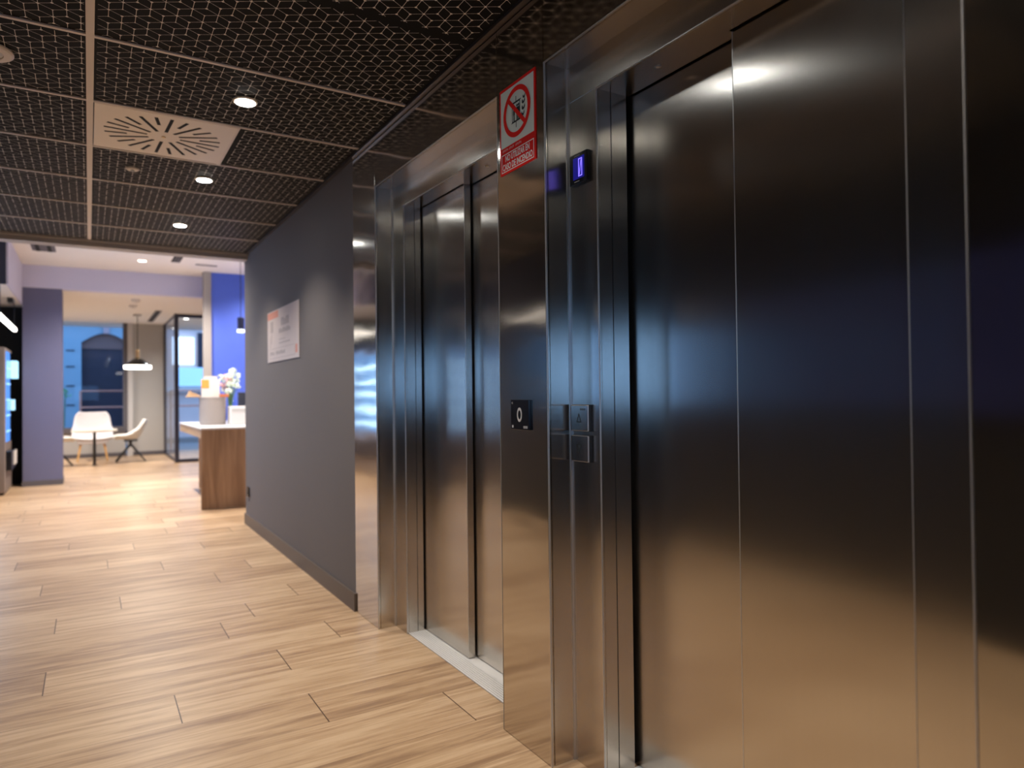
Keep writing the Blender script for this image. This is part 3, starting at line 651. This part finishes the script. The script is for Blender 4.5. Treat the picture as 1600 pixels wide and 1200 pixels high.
# pendants
pl = thing('pendant_lamp', (0.768, 14.4, 1.78), 'white-lit dome pendant lamp with brass neck over the table', 'lamp')
MB().lathe([(0.218, -0.035), (0.222, 0.0), (0.20, 0.03), (0.150, 0.075), (0.085, 0.125), (0.035, 0.145)], n=36).build('shade', M['blackgloss'], pl, smooth=True)
MB().lathe([(0.222, -0.055), (0.2245, -0.03), (0.2245, 0.005), (0.20, 0.004)], n=36).build('rim', M['glowwarm'], pl)
MB().lathe([(0.214, -0.045), (0.0001, -0.05)], n=36).build('diffuser', M['glowwarm'], pl)
MB().lathe([(0.034, 0.14), (0.036, 0.17), (0.036, 0.28), (0.02, 0.30)], n=20).build('neck', M['brass'], pl)
MB().tube((0, 0, 0.29), (0, 0, LZ2-1.78-0.02), 0.006).build('cord', M['blackmetal'], pl)
MB().lathe([(0.07, 0), (0.07, -0.03), (0.0001, -0.035)], (0, 0, LZ2-1.78), 24).build('ceiling_cap', M['greytext'], pl)
spot(pl, 70, WARM, 165, 0.5, 0.15, -0.08)
p3 = thing('pendant_lamp', (1.755, 9.85, 2.09), 'small dark cylindrical pendant on a long cord before the blue wall', 'lamp')
MB().lathe([(0.043, 0.0), (0.045, 0.17), (0.02, 0.18)], n=24).build('shade', mat('navy_lacquer', (0.012, 0.016, 0.06), 0.4), p3)
MB().lathe([(0.047, 0.012), (0.047, -0.028), (0.0001, -0.03)], n=24).build('glowing_mouth', mat('pendant_glow', (1, 1, 1), 0.5, emit=(0.72, 0.85, 1), es=1.6), p3)
MB().tube((0, 0, 0.17), (0, 0, LZ1-2.09), 0.005).build('cord', M['navy'], p3)
spot(p3, 8, (0.8, 0.88, 1), 110, 0.5, 0.04, -0.04)

# ------------------------------------------------------------------ reception counter
ct = thing('reception_counter', (1.6, 8.95, 0), 'walnut-fronted reception counter with white top', 'counter')
def cpart(name, m, *b, bevel=0.0): return rel(MB().box(*b), ct).build(name, m, ct, bevel)
cpart('front_panel', M['walnut'], 1.015, 2.9, 7.955, 8.0, 0.001, 0.845)
cpart('top', M['counterwhite'], 1.010, 2.9, 7.945, 9.99, 0.848, 0.866, bevel=0.002)
cpart('top_core', M['oak'], 1.017, 2.9, 8.0, 9.99, 0.757, 0.848)
cpart('side_panel', M['oak'], 1.237, 2.9, 9.90, 9.95, 0.001, 0.757)
cpart('modesty_panel', M['oak'], 1.9, 1.94, 8.0, 9.90, 0.001, 0.757)
CT = 0.866
bn = thing('planter_pot', (1.262, 8.90, CT), 'stone grey round pot on the counter holding the cards', 'pot')
MB().lathe([(0.142, 0), (0.147, 0.02), (0.147, 0.315), (0.140, 0.318), (0.138, 0.30), (0.0001, 0.30)], n=40).build('body', M['bin'], bn, smooth=False)
MB().lathe([(0.149, 0.305), (0.151, 0.325), (0.140, 0.327)], n=40).build('rim', M['bin'], bn)
wt = thing('wooden_tray', (1.10, 8.90, CT+0.327), 'small oak board lying across the pot rim', 'tray')
MB().box(-0.125, 0.022, -0.06, 0.08, 0.001, 0.022).build('board', M['oak'], wt, 0.004)
MB().prism([(-0.11, -0.05, 0.022), (0.015, -0.05, 0.022), (-0.09, -0.05, 0.075)], (0, 0.12, 0)).build('wedge', M['oak'], wt)
def card(x, y, z, wd, ht, tilt, label, m, accent=None):
    t = thing('information_card', (x, y, z), label, 'card', rz=tilt)
    MB().prism([(-wd/2, 0, 0), (wd/2, 0, 0), (wd/2, 0.03, ht), (-wd/2, 0.03, ht)], (0, 0.006, 0)).build('sheet', m, t)
    MB().prism([(-wd/2, 0.006, 0), (wd/2, 0.006, 0), (wd/2, 0.08, 0)], (0, 0, 0.004)).build('stand', M['paper'], t)
    if accent:
        MB().prism([(-wd/2+0.005, 0.015, ht*0.50), (wd/2-0.04, 0.015, ht*0.50), (wd/2-0.04, 0.027, ht*0.92), (-wd/2+0.005, 0.027, ht*0.92)], (0, 0.0, 0), ) if False else None
        a = MB().prism([(-wd/2, -0.001+0.03*0.50, ht*0.50), (wd*0.12, -0.001+0.03*0.50, ht*0.50), (wd*0.12, -0.001+0.03*0.95, ht*0.95), (-wd/2, -0.001+0.03*0.95, ht*0.95)], (0, -0.002, 0)); a.build('printed_block', accent, t)
    return t
CZ = CT+0.328
card(1.195, 8.795, CZ, 0.135, 0.215, 0.0, 'white card with orange print standing on the pot', M['paper'], M['orange'])
card(1.298, 8.80, CZ, 0.06, 0.205, 0.0, 'plain narrow white card beside the orange one on the pot', M['paper'])
card(1.245, 8.90, CZ, 0.15, 0.25, 0.0, 'tallest white card behind the other cards on the pot', M['paper'])
ob = thing('orange_booklet', (1.378, 8.80, CT+0.327), 'small orange booklet on the right rim of the pot', 'booklet')
MB().box(-0.055, 0.045, -0.03, 0.05, 0.001, 0.035).build('cover', mat('terracotta_cover', (0.55, 0.16, 0.06), 0.6), ob, 0.003)
# vase with flowers
vs_ = thing('flower_vase', (1.50, 9.12, CT), 'glass vase of white and pink flowers on the counter', 'vase')
MB().lathe([(0.045, 0.0), (0.05, 0.01), (0.032, 0.12), (0.045, 0.30), (0.040, 0.30), (0.028, 0.12), (0.040, 0.015), (0.0001, 0.012)], n=24).build('glass_body', M['glass'], vs_, smooth=True)
st = MB(); tips = []
for i in range(30):
    a = random.uniform(0, 2*PI); r = random.uniform(0.02, 0.125); top = (r*math.cos(a)-0.005, r*math.sin(a)*0.8, random.uniform(0.42, 0.68)-r*0.4)
    st.tube((random.uniform(-.012, .012), random.uniform(-.012, .012), 0.02), (top[0]*0.25, top[1]*0.25, 0.31), 0.0045, n=6).tube((top[0]*0.25, top[1]*0.25, 0.31), top, 0.003, n=6); tips.append(top)
st.build('stems', M['leaf'], vs_)
for i, tp in enumerate(tips):
    f = MB()
    for k2 in range(9):
        a = random.uniform(0, 2*PI); e = random.uniform(-0.6, 1.3); c = Vector((math.cos(a)*math.cos(e), math.sin(a)*math.cos(e), math.sin(e)))
        q = Vector(tp)+c*0.028; t1 = c.orthogonal().normalized()*0.017; t2 = c.cross(t1).normalized()*0.017
        f.prism([q+t1, q+t2, q-t1, q-t2], c*0.006)
    f.build('blossom', M['petalp'] if tp[0] < -0.03 and i % 2 else M['petalw'], vs_)
lf = MB()
for i in range(34):
    a = random.uniform(0, 2*PI); r = random.uniform(0.02, 0.11); z = random.uniform(0.30, 0.58); q = Vector((r*math.cos(a), r*math.sin(a), z)); d_ = Vector((math.cos(a), math.sin(a), random.uniform(-0.2, 0.8)))*0.03; n_ = d_.cross(Vector((0, 0, 1))).normalized()*0.009
    lf.prism([q, q+d_*0.5+n_, q+d_, q+d_*0.5-n_], (0, 0, 0.001))
lf.build('leaves', M['leaf'], vs_)
pr = thing('white_printer', (1.66, 8.75, CT), 'white box-shaped device at the corner of the grey wall on the counter', 'printer')
MB().box(-0.235, 0.12, -0.05, 0.15, 0.001, 0.215).build('housing', M['counterwhite'], pr, 0.01)
MB().box(-0.22, 0.10, -0.056, -0.05, 0.165, 0.178).build('paper_slot', M['greytext'], pr)
mo = thing('dark_monitor', (1.80, 9.35, CT), 'dark screen on the counter behind the white device', 'monitor')
MB().box(-0.175, 0.28, -0.015, 0.015, 0.20, 0.385).build('screen_back', M['navy'], mo, 0.004)
MB().box(0.03, 0.08, 0.015, 0.035, 0.01, 0.30).build('stand', M['blackmetal'], mo); MB().box(-0.04, 0.15, -0.06, 0.10, 0.001, 0.012).build('foot', M['blackmetal'], mo, 0.003)

# ------------------------------------------------------------------ table and chairs
tb = thing('round_table', (0.085, 14.38, 0), 'small round cream table on a black post', 'table')
MB().lathe([(0.335, 0.60), (0.355, 0.607), (0.355, 0.628), (0.345, 0.634), (0.0001, 0.634)], n=48).build('tabletop', M['cream'], tb)
MB().tube((0, 0, 0.012), (0, 0, 0.60), 0.024, n=20).build('post', M['blackmetal'], tb)
MB().lathe([(0.05, 0), (0.05, 0.008), (0.03, 0.014), (0.0001, 0.014)], n=32).build('foot', M['blackmetal'], tb)
def shell(name, prof, wfun, curl, m, parent, th=0.03):
    """sheet swept along a seat-and-back profile (x forward, z up); curl lifts the sides"""
    bm = bmesh.new(); nu = 12; rows = []
    # resample profile smoothly
    P_ = [Vector((a, 0, c)) for a, c in prof]; n = len(P_); pts = []
    for i in range(n-1):
        p0 = P_[max(i-1, 0)]; p1, p2_ = P_[i], P_[i+1]; p3_ = P_[min(i+2, n-1)]
        for k in range(5):
            t = k/5; pts.append(0.5*((2*p1)+(-p0+p2_)*t+(2*p0-5*p1+4*p2_-p3_)*t*t+(-p0+3*p1-3*p2_+p3_)*t**3))
    pts.append(P_[-1]); m_ = len(pts)
    for i, q in enumerate(pts):
        s = i/(m_-1); tg = (pts[min(i+1, m_-1)]-pts[max(i-1, 0)]).normalized(); nrm = Vector((-tg.z, 0, tg.x)) 
        if nrm.z < 0 and s < 0.5: nrm = -nrm
        wd = wfun(s); cu = curl(s); row = []
        for j in range(nu+1):
            u = -1+2*j/nu; row.append(bm.verts.new(q + Vector((0, u*wd, 0)) + NR(tg)*cu*abs(u)**2.5))
        rows.append(row)
    for a, b_ in zip(rows, rows[1:]):
        for j in range(nu): bm.faces.new([a[j], a[j+1], b_[j+1], b_[j]])
    me = bpy.data.meshes.new(name); bm.to_mesh(me); bm.free(); me.materials.append(m)
    o = bpy.data.objects.new(name, me); COL.objects.link(o); o.parent = parent
    for p_ in me.polygons: p_.use_smooth = True
    sd_ = o.modifiers.new('s', 'SOLIDIFY'); sd_.thickness = th; sd_.offset = 0
    sb = o.modifiers.new('u', 'SUBSURF'); sb.levels = 1; sb.render_levels = 2
    return o
def NR(tg):      # normal pointing up (seat) / forward (back); profile runs front -> back -> up
    return Vector((tg.z, 0, -tg.x))
def swivel(x, y, rz, label):
    t = thing('swivel_chair', (x, y, 0), label, 'chair', 'white shell swivel chairs at the round table', rz)
    shell('seat_shell', [(0.25, 0.425), (0.21, 0.445), (0.05, 0.435), (-0.10, 0.45), (-0.17, 0.53), (-0.225, 0.66), (-0.27, 0.775)], lambda s: (0.235-0.05*max(0, s-0.7)/0.3)*(1 if s < 0.86 else math.sqrt(max(0.0, 1-((s-0.86)/0.14)**2*0.4))), lambda s: 0.055+0.09*math.exp(-((s-0.55)/0.2)**2), M['shell'], t, 0.035)
    MB().box(-0.11, 0.11, -0.07, 0.07, 0.385, 0.412).build('seat_plate', M['blackmetal'], t)
    MB().tube((0, 0, 0.28), (0, 0, 0.39), 0.028, 0.03, 16).build('hub', M['blackmetal'], t)
    for a in (0.6, -0.6, PI-0.6, PI+0.6):
        c, s = math.cos(a), math.sin(a); MB().tube((c*0.02, s*0.02, 0.31), (c*0.29, s*0.29, 0.012), 0.020, 0.012, 8).build('leg', M['blackmetal'], t)
    return t
swivel(0.665, 14.75, PI, 'white shell swivel chair to the right of the round table')
swivel(-0.50, 14.62, 0.1, 'white shell swivel chair half hidden behind the column')
ac = thing('armchair', (0.06, 15.45, 0), 'white upholstered armchair with wooden legs behind the round table', 'chair', rz=-PI/2)
shell('seat_shell', [(0.27, 0.40), (0.20, 0.43), (0.0, 0.42), (-0.17, 0.44), (-0.25, 0.58), (-0.28, 0.75), (-0.30, 0.925)], lambda s: (0.335 - 0.05*max(0, s-0.6)/0.4)*(1 if s < 0.86 else math.sqrt(max(0.0, 1-((s-0.86)/0.14)**2*0.38))), lambda s: 0.05+0.17*math.exp(-((s-0.50)/0.22)**2), M['upholst'], ac, 0.05)
MB().box(-0.20, 0.25, -0.25, 0.25, 0.33, 0.405).build('seat_cushion', M['upholst'], ac, 0.02)
for sx in (1, -1):
    for sy in (1, -1): MB().tube((sx*0.17, sy*0.19, 0.34), (sx*0.23, sy*0.245, 0.0), 0.022, 0.013, 12).build('leg', M['legwood'], ac)

# ------------------------------------------------------------------ vending niche
def vending(y0, y1, label, full):
    t = thing('vending_machine', (-1.25 if full else -1.37, (y0+y1)/2, 0), label, 'vending machine', 'vending machines along the left wall'); h = (y1-y0)/2
    MB().box(-0.45, 0.365, -h, h, 0.03, 1.845).build('cabinet', M['vend'], t, 0.01)
    MB().box(-0.40, 0.34, -h+0.03, h-0.03, 0.0, 0.035).build('plinth', M['blackmetal'], t)
    MB().box(0.365, 0.372, -h+0.04, h-0.30, 0.66, 1.80).build('lit_window', M['vendblue'] if full else M['vendbright'], t)
    for z in (0.78, 0.98, 1.18, 1.38, 1.58): MB().box(0.372, 0.378, -h+0.05, h-0.31, z, z+0.022).build('shelf_light', M['vendshelf'] if not full else M['vendshelfdim'], t)
    MB().box(0.366, 0.374, h-0.28, h-0.03, 0.66, 1.80).build('control_panel', M['blackgloss'], t)
    MB().box(0.366, 0.425, -h+0.05, h-0.1, 0.30, 0.55).build('delivery_flap', M['blackgloss'], t, 0.01)
    return t
v1 = vending(10.6, 11.42, 'brown-sided vending machine with blue-lit front at the left edge', True)
MB().box(0.374, 0.445, 0.12, 0.36, 1.47, 1.70).build('payment_screen', M['vendscreen'], v1, 0.004)
MB().box(0.374, 0.41, 0.18, 0.34, 1.05, 1.19).build('keypad', M['vendscreen'], v1, 0.004)
MB().box(0.425, 0.433, -0.10, 0.28, 0.35, 0.53).build('flap_face', M['paper'], v1, 0.003)
vending(9.28, 10.5, 'second vending machine from the back, just outside the left edge', False)
vending(7.98, 9.22, 'unseen vending machine added nearest the corridor to put blue on the far lift doors', False)  # added outside the view as a blue source for the far doors
ll = thing('linear_lamp', (-0.83, 10.25, 2.12), 'slim white glowing bar lamp hung over the vending machines', 'lamp')
MB().box(-0.02, 0.02, -1.05, 0.95, -0.03, 0.012).build('tube', mat('bar_lamp_glow', (1, 1, 1), 0.5, emit=(1, 0.97, 0.92), es=5), ll, 0.004)
MB().box(-0.022, 0.022, -1.05, 0.95, 0.012, 0.022).build('housing', M['blackmetal'], ll)
for y in (-0.85, 0.85): MB().tube((0, y, 0.02), (0, y, 0.37), 0.004, n=6).build('hanging_wire', M['blackmetal'], ll)
l2 = thing('linear_lamp', (-0.985, 5.15, 1.90), 'slim white glowing bar lamp on the dark wall above the added window', 'lamp')
MB().box(-0.015, 0.02, -0.55, 0.55, -0.022, 0.012).build('tube', mat('wall_bar_glow', (1, 1, 1), 0.5, emit=(1, 0.95, 0.88), es=1.3), l2, 0.004)
MB().box(-0.064, -0.0155, -0.57, 0.57, -0.024, 0.016).build('housing', M['blackmetal'], l2)
sq = thing('track_spot', (-0.85, 10.9, 2.49), 'small black square fitting under the niche ceiling', 'spotlight')
MB().box(-0.03, 0.03, -0.12, 0.12, -0.06, -0.001).build('housing', M['blackmetal'], sq, 0.004); MB().lathe([(0.018, -0.06), (0.016, -0.068), (0.0001, -0.068)], n=16).build('lens', M['greytext'], sq)

# ------------------------------------------------------------------ street beyond the glass
struct('floor_street', MB().box(-12, 14, 16.45, 21.2, -0.12, -0.02).box(-12, 14, 20.2, 21.2, -0.12, 0.10), M['street'], 'paving of the street outside')
fc = thing('street_building', (0.4, 21.2, 0), 'blue-lit house front with a dark arched gate across the street', 'building')
def fpart(name, m, *b): return rel(MB().box(*b), fc).build(name, m, fc)
fpart('wall', M['facade'], -6, -0.164, 21.2, 21.6, 0, 7); fpart('wall', M['facade'], 0.93, 1.60, 21.2, 21.6, 0, 7); fpart('wall', M['facade2'], 1.60, 8, 21.2, 21.6, 0, 7)
mbx = MB()                                       # wall above a segmental arch
N_ = 14; xa, xb, zs_, za = -0.164, 0.93, 2.66, 2.91
pts = [(xa + (xb-xa)*i/N_, 21.2, zs_+(za-zs_)*math.sin(PI*i/N_)) for i in range(N_+1)]
mbx.prism(pts + [(xb, 21.2, 7), (xa, 21.2, 7)], (0, 0.4, 0)); rel(mbx, fc).build('wall_over_arch', M['facade'], fc)
mby = MB().prism([(a, 21.32, c) for a, _, c in pts] + [(xb, 21.32, 2.50), (xa, 21.32, 2.50)], (0, 0.1, 0)); rel(mby, fc).build('arch_panel', M['archgrey'], fc)
fpart('gate', M['archdark'], xa, xb, 21.36, 21.46, 0.02, 2.52)
for z in (2.42, 2.0, 1.5, 1.0): fpart('joint_groove', M['archdark'], -0.50, -0.31, 21.185, 21.20, z, z+0.035)
fpart('keystone', M['rail'], 0.33, 0.47, 21.14, 21.2, 2.90, 3.12)
fpart('cornice', M['facade2'], -6, 8, 21.05, 21.2, 3.2, 3.32)
fpart('lit_sign', M['litsign'], 1.97, 2.52, 21.08, 21.2, 2.10, 2.86)
fpart('side_window', M['archdark'], 2.62, 3.5, 21.15, 21.2, 1.6, 3.0); fpart('ledge', M['paper'], 1.65, 8, 21.02, 21.2, 1.34, 1.46)
fpart('shop_step', M['facade2'], 1.65, 8, 20.9, 21.2, 0.10, 0.45)
fpart('lit_pane', mat('pale_lit_pane', (0.5, 0.7, 0.9), 0.5, emit=(0.45, 0.72, 1.0), es=0.5), 2.05, 2.9, 21.12, 21.2, 1.5, 2.02)
def railing(x0, x1, y, zs, label):
    t = thing('street_railing', ((x0+x1)/2, y, 0), label, 'railing'); a = (x1-x0)/2
    for z in zs: MB().tube((-a, 0, z), (a, 0, z), 0.017, n=8).build('rail', M['rail'], t)
    for q in (-a, a): MB().tube((q, 0, -0.02), (q, 0, max(zs)), 0.02, n=8).build('post', M['rail'], t)
railing(-0.15, 0.95, 17.0, (1.0, 1.345), 'pale two-bar railing outside the street window')
railing(1.55, 3.4, 17.0, (1.0, 1.345), 'pale two-bar railing outside the glass entrance')
pt_ = thing('street_shrub', (-0.47, 18.2, 0), 'green shrub outside at the left of the street window', 'plant')
m2 = MB(); m2.lathe([(0.10, -0.02), (0.14, 0.35), (0.12, 0.35), (0.0001, 0.33)], n=20); m2.build('pot', M['greyframe'], pt_)
MB().tube((0, 0, 0.33), (0.02, 0, 1.2), 0.012, n=8).build('stem', M['leaf'], pt_)
m2 = MB()
for i in range(60):
    c = Vector((random.gauss(0, .07), random.gauss(0, .07), 1.27+random.gauss(0, .05))); d_ = Vector((random.uniform(-1, 1), random.uniform(-1, 1), random.uniform(-.4, .8))).normalized()*0.07; n_ = d_.cross(Vector((0, 0, 1))).normalized()*0.02
    m2.prism([c, c+d_*0.5+n_, c+d_, c+d_*0.5-n_], (0, 0, 0.001))
m2.build('foliage', mat('bright_leaf', (0.12, 0.42, 0.10), 0.6), pt_)
